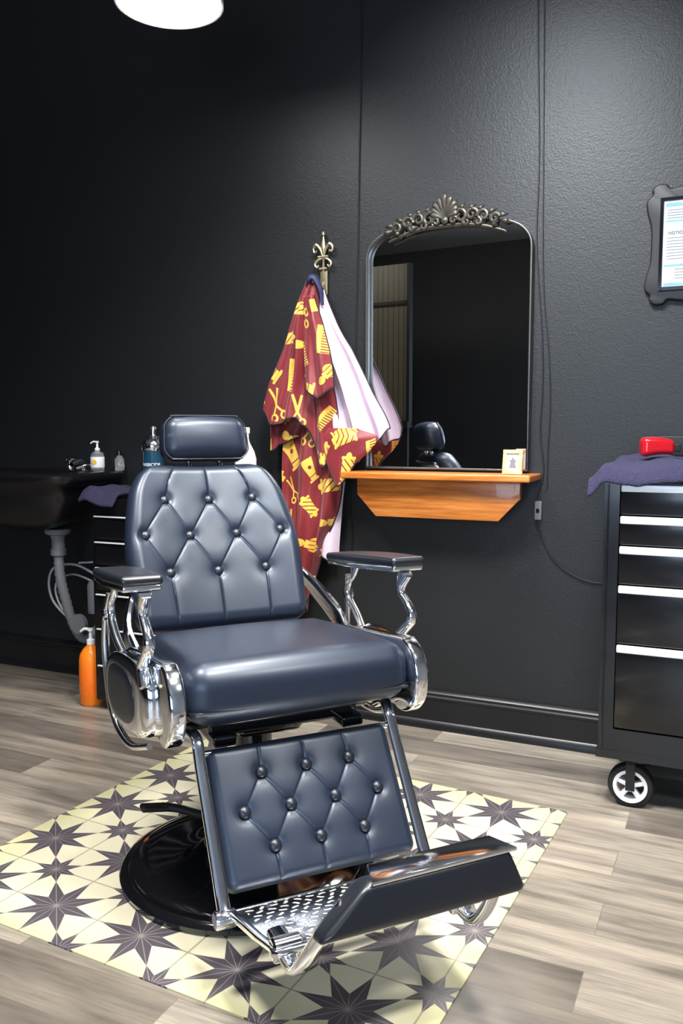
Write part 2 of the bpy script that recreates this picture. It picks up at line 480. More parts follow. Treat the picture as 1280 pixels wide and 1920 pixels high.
mb.add(tube([(-.27,-.1,.455),(.27,-.1,.455)],.011,smooth=1)); mb.add(tube([(-.27,.12,.47),(.27,.12,.47)],.011,smooth=1))
mb.obj('seat_frame',BLK,CH)
def seatfn(p):
    x,y,z=p; u=x/.285; v=y/.27
    if z>0: z+=.022*(1-u*u)*(1-v*v)*(z/.07)
    y-= .012*(1-u*u) if y<0 else 0
    return (x*(1+.02*(-v)),y,z)
st=one(rbox(.288,.275,.073,.058,(24,24,4),7),'seat',LEA,CH,(.004,-.055,.577),(math.radians(-4.0),0,0),fn=seatfn)
pp=[]
for (a,b,c0) in ((1,1,0),(-1,1,pi/2),(-1,-1,pi),(1,-1,3*pi/2)):
    for i in range(5):
        t=c0+i/4*pi/2
        pp.append((a*.232+.055*math.cos(t),b*.222+.055*math.sin(t),-.036))
one(tube(pp,.0035,n=8,closed=True,smooth=3),'seat_piping',LEAD,st)
def tuft(buttons,creases,hx,hy,hz,shape,pit=.009,wide=.004,cw=.0022,c1=.0036,c2=.0009,bl=.007):
    segs=[(Vector(a),Vector(b)) for a,b in creases]
    def fn(p):
        x,y,z=p
        if y<0:
            w=min(1,-y/hy); w=w*w
            q=Vector((x,z)); d=0
            for bx,bz in buttons:
                r2=(x-bx)**2+(z-bz)**2
                d+=pit*math.exp(-r2/.016**2)+wide*math.exp(-r2/.036**2)
            c=0
            for a,b in segs:
                ba=b-a; h=max(0,min(1,(q-a).dot(ba)/ba.dot(ba))); dist=(q-a-ba*h).length
                c=max(c,c1*math.exp(-(dist/cw)**2)+c2*math.exp(-(dist/.012)**2))
            e=max(0,(1-(x/hx)**2))*max(0,(1-(z/hz)**2)); 
            y=y-bl*(e**.4)*w+(min(d,.03)+c*(.35+.65*min(1,e*6)))*w
        return shape(Vector((x,y,z)))
    return fn
BTN=None
def buttons_on(parent,pts,yf,name='button'):
    global BTN
    for (x,z) in pts:
        if BTN is None:
            o=one(lathe([(0,-.004),(.0125,-.002),(.0145,.002),(.0135,.006),(.009,.0095),(0,.011)],20),name,LEAD,parent,label='leather covered tufting button'); BTN=o
        else:
            o=BTN.copy(); o.name=name; sc.collection.objects.link(o); o.parent=parent
        o.location=(x,yf,z); o.rotation_euler=(pi/2,0,0)
r1=[(-.147,.135),(0,.135),(.147,.135)]; r2=[(-.218,.022),(-.073,.022),(.073,.022),(.218,.022)]; r3=[(-.147,-.092),(0,-.092),(.147,-.092)]
def creases(r1,r2,r3,top,bot):
    C=[]
    for i in range(3):
        C+= [(r1[i],r2[i]),(r1[i],r2[i+1]),(r3[i],r2[i]),(r3[i],r2[i+1]),(r1[i],(r1[i][0]*.96,top)),(r3[i],(r3[i][0]*.98,bot))]
    return C
def backshape(p):
    x,y,z=p
    v=z/.26
    w=1-.17*max(0,(v+.1))**1.5-.05*max(0,-v-.2)
    rc=.12
    if z>.26-rc:
        t=(z-(.26-rc))/rc; x-=math.copysign(.075*(1-math.sqrt(max(0,1-t*t*.985))),x)*min(1,abs(x)/.2)
    x*=w
    y+= -.035*(x/.26)**2
    return (x,y,z)
bk=one(rbox(.268,.045,.26,.042,(190,4,184),6),'backrest',LEA,CH,(-.026,.355,.85),(math.radians(-25),0,0),fn=tuft(r1+r2+r3,creases(r1,r2,r3,.25,-.26),.268,.045,.26,backshape),ang=80)
buttons_on(bk,[(-.139,.135),(.139,.135)],-.045);buttons_on(bk,[(0,.135)],-.038); buttons_on(bk,[(-.209,.022),(.209,.022)],-.059);buttons_on(bk,r2[1:3],-.040); buttons_on(bk,[r3[0],r3[2]],-.048);buttons_on(bk,[r3[1]],-.038)
one(rbox(.235,.012,.235,.012,(8,2,8),3),'back_shell',CHR,bk,(0,.05,0),fn=backshape)
def hfn(p):
    x,y,z=p; u=x/.14; v=z/.072
    x*=1-.06*max(0,v)
    if y<0: y-=.012*(1-u*u)*(1-v*v)
    return (x,y,z-.008*u*u*(1 if v>0 else -.2))
hr=one(rbox(.138,.05,.074,.042,(14,4,8),6),'headrest',LEA,CH,(-.012,.475,1.173),(math.radians(-14),0,0),fn=hfn)
hp=[]
for (a,b,c0) in ((1,1,0),(-1,1,pi/2),(-1,-1,pi),(1,-1,3*pi/2)):
    for i in range(5):
        t=c0+i/4*pi/2; hp.append(hfn(Vector((a*.096+.038*math.cos(t),-.034,b*.033+.038*math.sin(t)))))
one(tube(hp,.0025,n=8,closed=True,smooth=3),'headrest_piping',LEAD,hr)
mb=MB()
for x in (-.05,.05): mb.add(tube([(x-.01,.50,1.16),(x-.01,.475,1.10),(x-.01,.44,1.02)],.008))
mb.obj('headrest_post',CHR,CH)
def armpad(p):
    x,y,z=p; v=y/.225
    x*=1+.10*math.cos(v*2.2)-.12*max(0,v)
    if z>0: z+=.004*(1-v*v)
    return (x,y,z)
def armshell(p):
    x,y,z=p; v=y/.22
    x*=1+.1*math.cos(v*2.2)-.12*max(0,v)
    return (x,y,z)
R=Matrix(((0,0,1,0),(1,0,0,0),(0,1,0,0),(0,0,0,1)))
for sg in (-1,1):
    X=.35*sg-(.012 if sg>0 else 0)
    P=lambda y,z,dx=0:(X+sg*dx,y,z)
    mb=MB()
    mb.add(tube([P(-.205,.828),P(-.19,.79),P(-.192,.765),P(-.235,.735),P(-.242,.705),P(-.20,.668),P(-.172,.64),P(-.20,.60)],[.016,.014,.011,.012,.014,.014,.015,.016],[.03,.012,.008,.009,.012,.011,.012,.012],side=(1,0,0),n=18,sq=2.3))
    mb.add(tube([P(.12,.795,.01),P(.13,.765,.01),P(.165,.735,.012),P(.165,.695,.012),P(.10,.65,.01),P(.04,.615,.0)],[.011,.009,.010,.011,.012,.012],[.022,.008,.008,.009,.010,.010],side=(1,0,0),n=18,sq=2.3))
    mb.add(tube([P(.175,.76,.014),P(.19,.70,.022),P(.20,.62,.024),P(.195,.54,.022),P(.18,.46,.018),P(.145,.415,.012),P(.07,.395,.006),P(-.03,.40,.0),P(-.13,.43,-.02)],[.009,.011,.012,.011,.010,.010,.011,.010,.008],[.009,.010,.010,.009,.009,.009,.009,.008,.008],side=(1,0,0),n=16,sq=2.3))
    mb.add(lathe([(0,-.012),(.014,-.012),(.018,-.008),(.018,.008),(.014,.012),(0,.012)],20),T(X+sg*.022,.188,.70,ry=pi/2))
    a=mb.obj('arm_support',CHR,CH)
    ar=one(rbox(.05,.22,.009,.008,(4,12,2),3),'armrest',CHR,CH,(X+sg*.006,.005,.818),(-.095,0,0),fn=armshell,label='chrome armrest with black padded top')
    one(rbox(.053,.225,.0115,.011,(6,14,2),5),'armrest_pad',LEAB,ar,(0,0,.0165),fn=armpad)
    out=[]
    for i in range(15):
        t=pi*.5+ i/14*pi*1.12; out.append((-.262+.098*math.cos(t)*.9,.572+.098*math.sin(t)))
    out+=[(-.2,.475),(-.08,.44),(.05,.44),(.15,.47),(.2,.52),(.19,.58),(.12,.62),(0,.64),(-.14,.655)]
    o3=[(p[0],p[1],0) for p in out]; o3=[(q.x,q.y) for q in cat(o3,3,True)]
    mb=MB()
    mb.add(prism(o3,.04,.009,4),Matrix.Translation((sg*.311,0,0))@R)
    sp=mb.obj('side_plate',CHR,CH,ang=50)
    fl=lambda p:(p[0]+sg*.12*(p[1]+.2),p[1],p[2])
    hub=MB()
    hub.add(lathe([(0,.010),(.068,.010),(.080,.009),(.090,.006),(.096,.0),(.099,-.008),(.1,-.018),(.1,-.03),(.09,-.04),(0,-.04)],72,1.6,.95,pw=3.0),Matrix.Translation((sg*.352,-.055,.548))@R@Matrix.Diagonal((1,1,sg,1)),post=fl)
    hub.obj('hub_cover',CHR,sp)
    hi=MB(); hi.add(lathe([(0,.016),(.045,.016),(.060,.015),(.068,.012),(.071,.004),(0,.004)],56,1.5,1.0,pw=2.6),Matrix.Translation((sg*.352,-.045,.548))@R@Matrix.Diagonal((1,1,sg,1)),post=fl)
    hi.obj('hub_inlay',LEAB,sp,label='black rounded inlay')
    mb=MB(); mb.add(tube([(sg*.31,.10,.60),(sg*.315,.19,.64),(sg*.29,.27,.70),(sg*.25,.33,.76)],[.010,.012,.012,.010],[.03,.038,.034,.02],side=(1,0,0),n=14,sq=3)); mb.obj('back_hinge',CHR,CH)
# leg rest
l1=[(-.113,.085),(0,.085),(.113,.085)]; l2=[(-.17,0.002),(-.057,0.002),(.057,0.002),(.17,0.002)]; l3=[(-.113,-.08),(0,-.08),(.113,-.08)]
LA=math.radians(-33)
lg=one(rbox(.235,.028,.158,.022,(160,3,110),5),'leg_rest',LEA,CH,(0,-.355,.318),(LA,0,0),fn=tuft(l1+l2+l3,creases(l1,l2,l3,.155,-.155),.235,.028,.158,lambda p:(p.x,p.y,p.z),pit=.008,wide=.003,cw=.0022,c1=.003,c2=.0009,bl=.005),ang=80)
buttons_on(lg,l1+l2+l3,-.025)
mb=MB()
for sg in (-1,1):
    X=.252*sg
    mb.add(tube([(X*1.05,-.19,.475),(X*1.04,-.235,.495),(X,-.275,.485),(X,-.31,.43),(X,-.40,.29),(X,-.465,.19),(X,-.49,.155)],[.015,.015,.014,.014,.014,.015,.016],[.009,.009,.007,.007,.007,.009,.015],side=(1,0,0),n=24,sq=2.8))
    mb.add(lathe([(0,-.024),(.017,-.024),(.02,-.02),(.02,.02),(.017,.024),(0,.024)],24),T(X,-.485,.16,ry=pi/2))
mb.add(tube([(-.25,-.48,.165),(.25,-.48,.165)],.008,smooth=1)); mb.add(tube([(-.25,-.285,.45),(.25,-.285,.45)],.008,smooth=1))
mb.obj('leg_rest_frame',CHR,CH)
fp=MB(); an=math.atan2(.048,.25)
fp.add(prism([(-.235,0),(.235,0),(.222,-.235),(.19,-.25),(-.19,-.25),(-.222,-.235)],.008,.002),None)
fpo=fp.obj('foot_plate',PLATE,CH,(0,-.475,.166),(-an,0,0),label='pierced chrome foot plate')
mb=MB()
mb.add(tube([(-.238,0,0),(-.224,-.235,0),(-.19,-.253,0),(.19,-.253,0),(.224,-.235,0),(.238,0,0)],.008,.010,smooth=3,n=16,side=(0,0,1),sq=3))
mb.obj('foot_plate_rim',CHR,fpo,(0,0,.001))
for sg in (-1,1):
    X=.198*sg
    mb=MB()
    mb.add(tube([(X,-.65,.21),(X,-.70,.205),(X,-.73,.195),(X,-.76,.197),(X,-.785,.22),(X*.97,-.82,.27),(X*.90,-.855,.33),(X*.80,-.885,.38)],[.02,.022,.02,.019,.018,.016,.015,.013],[.012,.014,.011,.011,.010,.010,.010,.010],side=(1,0,0),n=18,sq=2.8))
    mb.add(lathe([(0,-.03),(.014,-.03),(.018,-.026),(.018,.026),(.014,.03),(0,.03)],20),T(X,-.705,.215,ry=pi/2))
    mb.add(rbox(.03,.02,.014,.007),T(X,-.70,.20))
    mb.obj('foot_rest_bracket',CHR,CH)
def fpad(p):
    x,y,z=p; x*=1-.22*(z/.05); x+=.022*(z/.05)
    if y<0: y-=.006*(1-(x/.23)**2)*(1-(z/.05)**2)
    return (x,y,z)
fr_=one(rbox(.183,.028,.042,.016,(20,4,6),6),'foot_rest',LEAB,CH,(.004,-.893,.376),(math.radians(-14),0,0),fn=fpad,label='black padded flip-over foot rest with chrome top')
one(prism([(-.124,-.034),(.178,-.034),(.166,.040),(-.098,.040)],.008,.002,2),'foot_rest_top',CHR,fr_,(0,.0,.044),(math.radians(8),0,0))
# ------------------------------------------------------------------ mirror
mc=2.433
MR=thing('wall_mirror','arched mirror with thin pewter frame and bronze scrollwork crest','mirror',s=mc,D=.026,z=1.047)
def mout(hw,zb,zt,inset=0):
    P=[(-hw,zb),(-hw,zb+.4),(-hw,.835-inset)]
    for i in range(1,9):
        t=i/9*pi/2; P.append((-hw+.13*(1-math.cos(t)),.835+.10*math.sin(t)-inset))
    for i in range(0,13):
        x=(-.2+i/12*.4)*hw/.33; P.append((x,.937+.043*(1-(x/.2)**2)-inset))
    P+=[(-x,z) for x,z in P[:11][::-1]]
    return P
o=mout(.328,.009,.97)
one(prism([(x*.985,z*.995+.002) for x,z in o],.003),'glass',MIR,MR,(0,.0,0),(pi/2,0,math.radians(-2.6)),recalc=True,label='silvered mirror glass')
fo=MB(); fo.add(tube([(x,0,z) for x,z in o],.017,.0055,n=16,closed=True,smooth=1,side=(0,1,0),sq=3))
fo.obj('mirror_frame',PEW,MR,(0,0,0))
cr=MB(); cz=.968
for i in range(9):
    t=(i-4)/4*1.2; L=.10-.04*abs(i-4)/4
    d=Vector((math.sin(t),0,math.cos(t)))
    b0=Vector((0,-.025,cz-.012))
    cr.add(tube([b0,b0+d*L*.4+Vector((0,-.008,0)),b0+d*L*.8+Vector((0,-.010,0)),b0+d*L+Vector((0,-.002,0))],[.003,.007,.010,.003],[.003,.005,.006,.003],n=8,smooth=4,side=(d.z,0,-d.x)))
cr.add(lathe([(0,0),(.013,.002),(.014,.008),(.008,.012),(0,.013)],16),T(0,-.025,cz-.018,rx=pi/2))
def spiral(cx,cz_,r0,turns,a0,dirn,sx=1,n=14):
    P=[];Rr=[]
    for i in range(n+1):
        t=i/n; r=r0*(1-.85*t); a=a0+dirn*turns*2*pi*t
        P.append((sx*(cx+r*math.cos(a)),-.026-.006*t,cz_+r*math.sin(a))); Rr.append(.0075*(1-.55*t)+.002)
    return P,Rr
for sx in (-1,1):
    for (cx,czz,r0,tu,a0,dr) in ((.062,cz-.008,.028,1.2,pi*.9,-1),(.105,cz-.006,.024,1.2,0,1),(.150,cz-.014,.024,1.1,pi,-1),(.193,cz-.03,.02,1.2,.3,1),(.085,cz-.03,.016,1,pi/2,1),(.13,cz-.034,.014,1,pi/2,-1),(.035,cz-.02,.016,1.1,0,1)):
        P,Rr=spiral(cx,czz,r0,tu,a0,dr,sx); cr.add(tube(P,Rr,n=8,smooth=2))
    for (x,z,a,L) in ((.06,cz+.012,.5,.035),(.09,cz+.012,1.0,.035),(.125,cz+.004,.9,.035),(.16,cz-.008,1.2,.045),(.2,cz-.02,1.5,.045),(.215,cz-.035,1.9,.04),(.035,cz+.02,.3,.04),(.18,cz-.04,2.2,.03),(.11,cz-.03,1.8,.03)):
        d=Vector((sx*math.sin(a),0,math.cos(a))); b0=Vector((sx*x,-.022,z))
        cr.add(tube([b0,b0+d*L*.5+Vector((0,-.01,0)),b0+d*L],[.004,.010,.002],[.004,.005,.002],n=8,smooth=4,side=(d.z,0,-d.x)))
    cr.add(tube([(0,-.018,cz-.035),(sx*.08,-.02,cz-.038),(sx*.16,-.02,cz-.052),(sx*.23,-.018,cz-.075)],[.009,.008,.007,.004],n=8))
cr.obj('crest',BRZ,MR,label='bronze acanthus scroll crest')
# ------------------------------------------------------------------ shelf
SH=thing('wall_shelf','honey oak wall shelf with chamfered apron below mirror','shelf',s=2.435,D=0,z=.87)
mb=MB(); mb.add(rbox(.372,.1,.013,.006,(2,2,1),3),T(0,-.1,.162)); mb.obj('shelf_board',OAK,SH)
mb=MB(); out=[(-.325,.148),(.325,.148),(.325,.085),(.245,.0),(-.245,.0),(-.325,.085)]
mb.add(prism(out,.02,.003,2),Matrix.Translation((0,-.13,0))@Matrix.Rotation(pi/2,4,'X'))
mb.add(rbox(.3,.012,.03,.003),T(0,-.012,.117)); mb.add(box(-.28,-.26,-.12,0,.06,.148)); mb.add(box(.26,.28,-.12,0,.06,.148))
mb.obj('shelf_apron',OAK,SH,ang=30)
PF=thing('photo_frame','small light wood photo frame standing on oak shelf','photo frame',s=2.728,D=.135,z=1.0455)
PF.rotation_euler=(math.radians(-7),0,WR-.15)
mb=MB()
w,h,t=.038,.045,.007
mb.add(rbox(w,.006,t,.002),T(0,0,t)); mb.add(rbox(w,.006,t,.002),T(0,0,2*h-t)); mb.add(rbox(t,.006,h-2*t,.002),T(-w+t,0,h)); mb.add(rbox(t,.006,h-2*t,.002),T(w-t,0,h))
mb.obj('frame',LWD,PF)
mb=MB(); mb.add(box(-w+t,w-t,.0,.004,t,2*h-t)); mb.obj('picture',PAP,PF)
mb=MB(); mb.add(prism([(-.014,0),(.014,0),(.008,.018),(.015,.03),(.006,.028),(.004,.036),(-.004,.036),(-.006,.028),(-.015,.03),(-.008,.018)],.001),T(0,-.0008,.024,rx=pi/2)); mb.obj('picture_print',GRYP,PF)
# ------------------------------------------------------------------ cables
def cable(name,label,pts,r=.0028,m=BLKM,parent=None):
    o=one(tube(pts,r,n=8,smooth=6),name,m,parent)
    if not parent: o['label']=label;o['category']='cable'
    return o
def WP(s,z,D=.006): return W(s,D,z)
cable('power_cable','thin black cable running down the dark wall beside mirror',[WP(2.06,3.3),WP(2.065,2.7),WP(2.058,2.3),WP(2.052,1.9),WP(2.045,1.6),WP(2.045,1.3),WP(2.03,1.1),WP(2.02,.9),WP(2.03,.75),WP(2.0,.6)])
cable('power_cable','thin black cable with inline switch drooping to tool cabinet',[WP(2.755,3.3),WP(2.76,2.7),WP(2.775,2.2),WP(2.772,1.9),WP(2.80,1.55),WP(2.805,1.35),WP(2.80,1.2),WP(2.815,1.05),WP(2.79,.93),WP(2.80,.84),WP(2.86,.72),WP(2.96,.655),WP(3.06,.65),WP(3.12,.72)])
cable('extension_cable','second black cable beside inline switch cable',[WP(2.775,3.3),WP(2.79,2.2),WP(2.80,1.75),WP(2.825,1.5),WP(2.835,1.3),WP(2.83,1.12),WP(2.83,.99)],.0024)
SWI=MB().add(rbox(.013,.009,.036,.005,(2,2,2),3)).obj('cable_switch',GRYP); tag(SWI,'grey inline power switch on black cable','switch',2.80,.011,.905)
one(rbox(.006,.003,.008,.002),'rocker',BLK,SWI,(0,-.009,0))
# ------------------------------------------------------------------ framed notice
FN=thing('framed_notice','ornate black frame holding a white printed notice on wall','picture frame',s=3.322,D=.012,z=1.845)
q=[(0,.198),(.06,.192),(.09,.188),(.105,.203),(.135,.203),(.152,.186),(.150,.170),(.168,.150),(.165,.11),(.152,.06),(.150,0)]
full=q+[(x,-z) for x,z in q[::-1][1:]]+[(-x,-z) for x,z in q[1:]]+[(-x,z) for x,z in q[::-1][1:-1]]
full=[(a.x,a.y) for a in cat([(x,z,0) for x,z in full],4,True)]
one(prism(full,.022,.007,3),'frame',BLKM,FN,None,(pi/2,0,0),ang=50)
mb=MB()
for (a,b,c,d) in ((-.115,.115,.145,.156),(-.115,.115,-.156,-.145)): mb.add(box(a,b,-.017,-.01,c,d))
for (a,b) in ((-.122,-.111),(.111,.122)): mb.add(box(a,b,-.017,-.01,-.156,.156))
mb.obj('inner_rim',BLK,FN)
one(box(-.111,.111,-.0135,-.010,-.145,.145),'notice_sheet',PAPN,FN)
for z0,z1 in ((.124,.136),(.073,.079),(-.077,-.070),(-.142,-.132)): one(box(-.104,.104,-.0139,-.0135,z0,z1),'notice_band',PBL,FN)
mb=MB(); mb.add(text_vf('NOTICE TO',.0145,'LEFT'),T(-.095,-.0142,.035))
for i in range(8): mb.add(box(-.098,.06+.02*math.sin(i*2),-.0139,-.0135,.018-i*.010,.0192-i*.010))
for i in range(4): mb.add(box(-.098,.03,-.0139,-.0135,.112-i*.009,.1132-i*.009)); mb.add(box(-.07,.03,-.0139,-.0135,-.088-i*.01,-.0868-i*.01))
mb.obj('notice_text',INK,FN)
# ------------------------------------------------------------------ tool cabinet
TC=thing('tool_cabinet','black rolling tool cabinet with aluminum drawer pulls','tool cabinet',s=3.104+.36,D=.245,z=0)
mb=MB(); hw=.36
mb.add(box(-hw,-hw+.045,-.235,-.215,.19,1.05)); mb.add(box(hw-.045,hw,-.235,-.215,.19,1.05)); mb.add(box(-hw+.045,hw-.045,-.235,-.215,.19,.262)); mb.add(box(-hw+.045,hw-.045,-.235,-.215,1.043,1.05))
mb.add(box(-hw,-hw+.01,-.215,.235,.19,1.05)); mb.add(box(hw-.01,hw,-.215,.235,.19,1.05)); mb.add(box(-hw,hw,.225,.235,.19,1.05)); mb.add(box(-hw,hw,-.215,.235,.19,.2)); mb.add(rbox(hw+.004,.24,.008,.004,(1,1,1),2),T(0,0,1.052))
mb.add(box(-hw-.005,hw+.005,-.238,.235,.165,.192))
mb.obj('cabinet_body',BLKS,TC,ang=30)
zs=[1.041,.942,.848,.725,.537,.265]
for i in range(5):
    zt_,zb_=zs[i],zs[i+1]+.004
    d=one(rbox(hw-.048,.008,(zt_-zb_)/2,.003,(1,1,1),2),'drawer',BLKS,TC,(0,-.234,(zt_+zb_)/2))
    one(rbox(hw-.05,.009,.0115,.004,(1,1,1),2),'drawer_handle',ALU,d,(0,-.012,(zt_-zb_)/2-.012))
one(tube([(-hw+.012,-.237,.2),(-hw+.012,-.237,1.04)],.0025,smooth=1),'corner_trim',BLK,TC)
def caster(parent,x,y):
    c=MB()
    c.add(rbox(.035,.03,.006,.003),T(0,0,.158)); c.add(box(-.014,.014,-.032,-.026,.06,.155)); c.add(box(-.014,.014,.026,.032,.06,.155)); c.add(box(-.014,.014,-.032,.032,.145,.155))
    o=c.obj('caster',BLKM,parent,(x,y,0))
    one(lathe([(.052,-.02),(.066,-.018),(.071,-.01),(.071,.01),(.066,.018),(.052,.02),(.052,-.02)],40,cap=False),'tire',RUB,o,(0,0,.071),(pi/2,0,0))
    w=MB(); w.add(lathe([(.042,-.016),(.053,-.019),(.053,.019),(.042,.016),(.042,-.016)],36,cap=False)); w.add(lathe([(0,-.02),(.013,-.02),(.015,-.016),(.015,.02),(0,.02)],20))
    for k in range(5):
        w.add(rbox(.018,.007,.012,.004),Matrix.Rotation(2*pi*k/5+.3,4,'Z')@T(.029,0,0))
    w.obj('wheel_rim',ALU,o,(0,-.006,.071),(pi/2,0,0))
    return o
for x in (-hw+.1,hw-.1):
    for y in (-.185,.185): caster(TC,x,y)
def cloth(nu,nv,fn,name,m,thick=.006,parent=None,uvf=None,sub=1):
    V=[];F=[]
    for j in range(nv+1):
        for i in range(nu+1): V.append(Vector(fn(i/nu,j/nv)))
    for j in range(nv):
        for i in range(nu): F.append([j*(nu+1)+i,j*(nu+1)+i+1,(j+1)*(nu+1)+i+1,(j+1)*(nu+1)+i])
    o=MB().add((V,F)).obj(name,m,parent,ang=180,recalc=False)
    if uvf:
        uv=o.data.uv_layers.new(name='UVMap')
        for l in o.data.loops:
            vi=l.vertex_index; i=vi%(nu+1); j=vi//(nu+1); uv.data[l.index].uv=uvf(i/nu,j/nv)
    if thick:
        md=o.modifiers.new('s','SOLIDIFY'); md.thickness=thick; md.offset=0
    if sub: md=o.modifiers.new('ss','SUBSURF'); md.levels=sub; md.render_levels=sub
    return o
def tw(u,v):
    x=-.43+u*.62; y=-.275+v*.46
    n=noise.noise(Vector((x*9,y*9,3)))*.014+noise.noise(Vector((x*25,y*25,7)))*.007
    z=1.092+n+.008*math.sin(x*22+y*9)+.022*v
    dx=max(0,-.362-x); dy=max(0,-.24-y)
    z-=min(.05,dx*1.0)+min(.05,dy*1.4)
    x+=dx*.3
    return (x,y,max(z,1.069) if (dx==0 and dy==0) else z)
t1=cloth(46,30,tw,'towel',TOW,.012,sub=1); t1.location=TC.location; t1.rotation_euler=(0,0,WR); t1['label']='dark purple terry towel spread on tool cabinet'; t1['category']='towel'
CL=thing('hair_clipper','glossy red hair clipper lying on purple towel','hair clipper',s=3.235,D=.27,z=1.125); CL.rotation_euler=(0,0,WR+.35)
def clf(p):
    x,y,z=p; u=x/.06; return (x,y*(1-.18*u),z*(1-.22*u)+.004*math.cos(u*2))
one(rbox(.052,.03,.028,.016,(10,4,3),5),'clipper_body',REDP,CL,(0,0,.026),fn=clf)
mb=MB(); mb.add(rbox(.010,.022,.012,.003),T(.060,0,.024)); 
for k in range(8): mb.add(box(.068,.076,-.019+k*.005,-.0165+k*.005,.018,.024))
mb.obj('clipper_blade',BLKM,CL)
one(rbox(.018,.01,.004,.003),'clipper_switch',BLKM,CL,(-.01,-.004,.056))
OU=thing('wall_outlet','black double power outlet plate on dark wall','outlet',s=3.285,D=.004,z=1.150)
one(rbox(.09,.004,.035,.003,(1,1,1),2),'outlet_plate',BLKM,OU)
for x in (-.045,.045):
    mb=MB(); mb.add(rbox(.022,.003,.017,.003),T(x,-.005,0)); mb.obj('socket',BLKS,OU)
# ------------------------------------------------------------------ brass hook
HK=thing('wall_hook','antique brass fleur-de-lis coat hook on dark wall','hook',s=1.905,D=.012,z=1.83)
mb=MB()
mb.add(tube([(0,0,-.06),(0,-.006,0),(0,-.006,.06),(0,-.006,.085)],[.009,.008,.006,.008],n=10))
mb.add(tube([(0,-.006,.085),(0,-.008,.115),(0,-.008,.135),(0,-.006,.175)],[.006,.015,.012,.001],[.005,.008,.007,.001],n=10,side=(1,0,0)))
mb.add(lathe([(0,-.012),(.009,-.006),(.009,.006),(0,.012)],16),T(0,-.006,.175)); mb.add(tube([(-.028,-.01,.083),(.028,-.01,.083)],.006,smooth=1)); mb.add(tube([(-.02,-.01,.035),(.02,-.01,.035)],.006,smooth=1))
for sx in (-1,1):
    mb.add(tube([(sx*.004,-.008,.088),(sx*.016,-.01,.115),(sx*.036,-.012,.132),(sx*.052,-.01,.12),(sx*.048,-.01,.103),(sx*.036,-.01,.106)],[.005,.007,.008,.007,.006,.005],n=8))
    mb.add(tube([(sx*.005,-.008,.078),(sx*.03,-.01,.07),(sx*.045,-.01,.055),(sx*.035,-.01,.042),(sx*.024,-.01,.05)],[.005,.006,.007,.006,.004],n=8))
    mb.add(lathe([(0,-.008),(.008,0),(0,.008)],12),T(sx*.036,-.012,.104))
for v in mb.v: v.x*=.82
mb.obj('hook_finial',BRS,HK)
mb=MB(); mb.add(tube([(0,-.006,-.02),(0,-.03,-.045),(0,-.065,-.045),(0,-.085,-.015)],[.008,.007,.007,.009],n=10)); mb.add(rbox(.016,.004,.05,.003),T(0,-.002,-.02)); mb.obj('hook_arm',BRS,HK)
# ------------------------------------------------------------------ capes
CP=thing('barber_cape','burgundy barber cape with gold tool print and lilac lining','barber cape',s=1.905,D=0,z=0)
def s_of(px): return (px-613)/428.0
def z_of(py): return 1.2-(py-812)/468.0
def pl(pts):
    def f(u):
        for (a,b),(c,d) in zip(pts,pts[1:]):
            if a<=u<=c+1e-9:
                t=(u-a)/(c-a); t=t*t*(3-2*t)
                return b+(d-b)*t
        return pts[-1][1]
    return f
def drape(name,rows,folds,depth,amp,m,uvrot=0,uvo=(0,0),nu=70,nv=60,bottom=None,ph=0,thick=.0025,trim=True,left=False,right=False,bow=.03):
    rr=[(z_of(a),s_of(b),s_of(c)) for a,b,c in rows]
    def at(v):
        z=rr[0][0]+(rr[-1][0]-rr[0][0])*v
        for k in range(len(rr)-1):
            if rr[k+1][0]<=z<=rr[k][0]+1e-9:
                f=(rr[k][0]-z)/max(1e-6,(rr[k][0]-rr[k+1][0]))
                r0=rr[max(k-1,0)];r1_=rr[k];r2_=rr[k+1];r3_=rr[min(k+2,len(rr)-1)]
                o=[]
                for c in (1,2):
                    a0,a1,a2,a3=r0[c],r1_[c],r2_[c],r3_[c]
                    o.append(.5*(2*a1+(a2-a0)*f+(2*a0-5*a1+4*a2-a3)*f*f+(3*a1-a0-3*a2+a3)*f**3))
                return z,o[0],o[1]
        return rr[-1]
    def fn(u,v):
        z,l,r=at(v)
        wv=.05*noise.noise(Vector((v*2.5,ph*3,0)))
        x=l+(r-l)*u
        uu=u+wv
        f=math.sin(uu*folds*2*pi+ph+.8*math.sin(v*2.2+ph))*.6+.3*math.sin(uu*folds*3.7*pi+v*2+ph*2)+.5*noise.noise(Vector((u*folds*2,v*1.5,ph*7)))
        a=amp*min(1,.3+v*1.2)
        y=-depth-a*f-bow*math.sin(pi*u)*min(1,v*3+.2)+.03*noise.noise(Vector((x*5,z*4,ph)))
        dz=bottom(u) if bottom else 0
        z+=dz*v*v
        return (x,min(y,-.012),z)
    def uvf(u,v):
        z,l,r=at(v); x=(u-.5)*(r-l)*1.2
        zz=z+(bottom(u) if bottom else 0)*v*v
        c,s=math.cos(uvrot),math.sin(uvrot)
        return (x*c-zz*s+uvo[0],x*s+zz*c+uvo[1])
    o=cloth(nu,nv,fn,name,m,thick,CP,uvf,0)
    if trim: one(tube([fn(i/60,1) for i in range(61)],.0035,n=6,smooth=1),'hem_binding',TRM,o)
    if left: one(tube([fn(0,i/40) for i in range(41)],.0035,n=6,smooth=1),'hem_binding',TRM,o)
    if right: one(tube([fn(1,i/40) for i in range(41)],.0035,n=6,smooth=1),'hem_binding',TRM,o)
    return o,fn
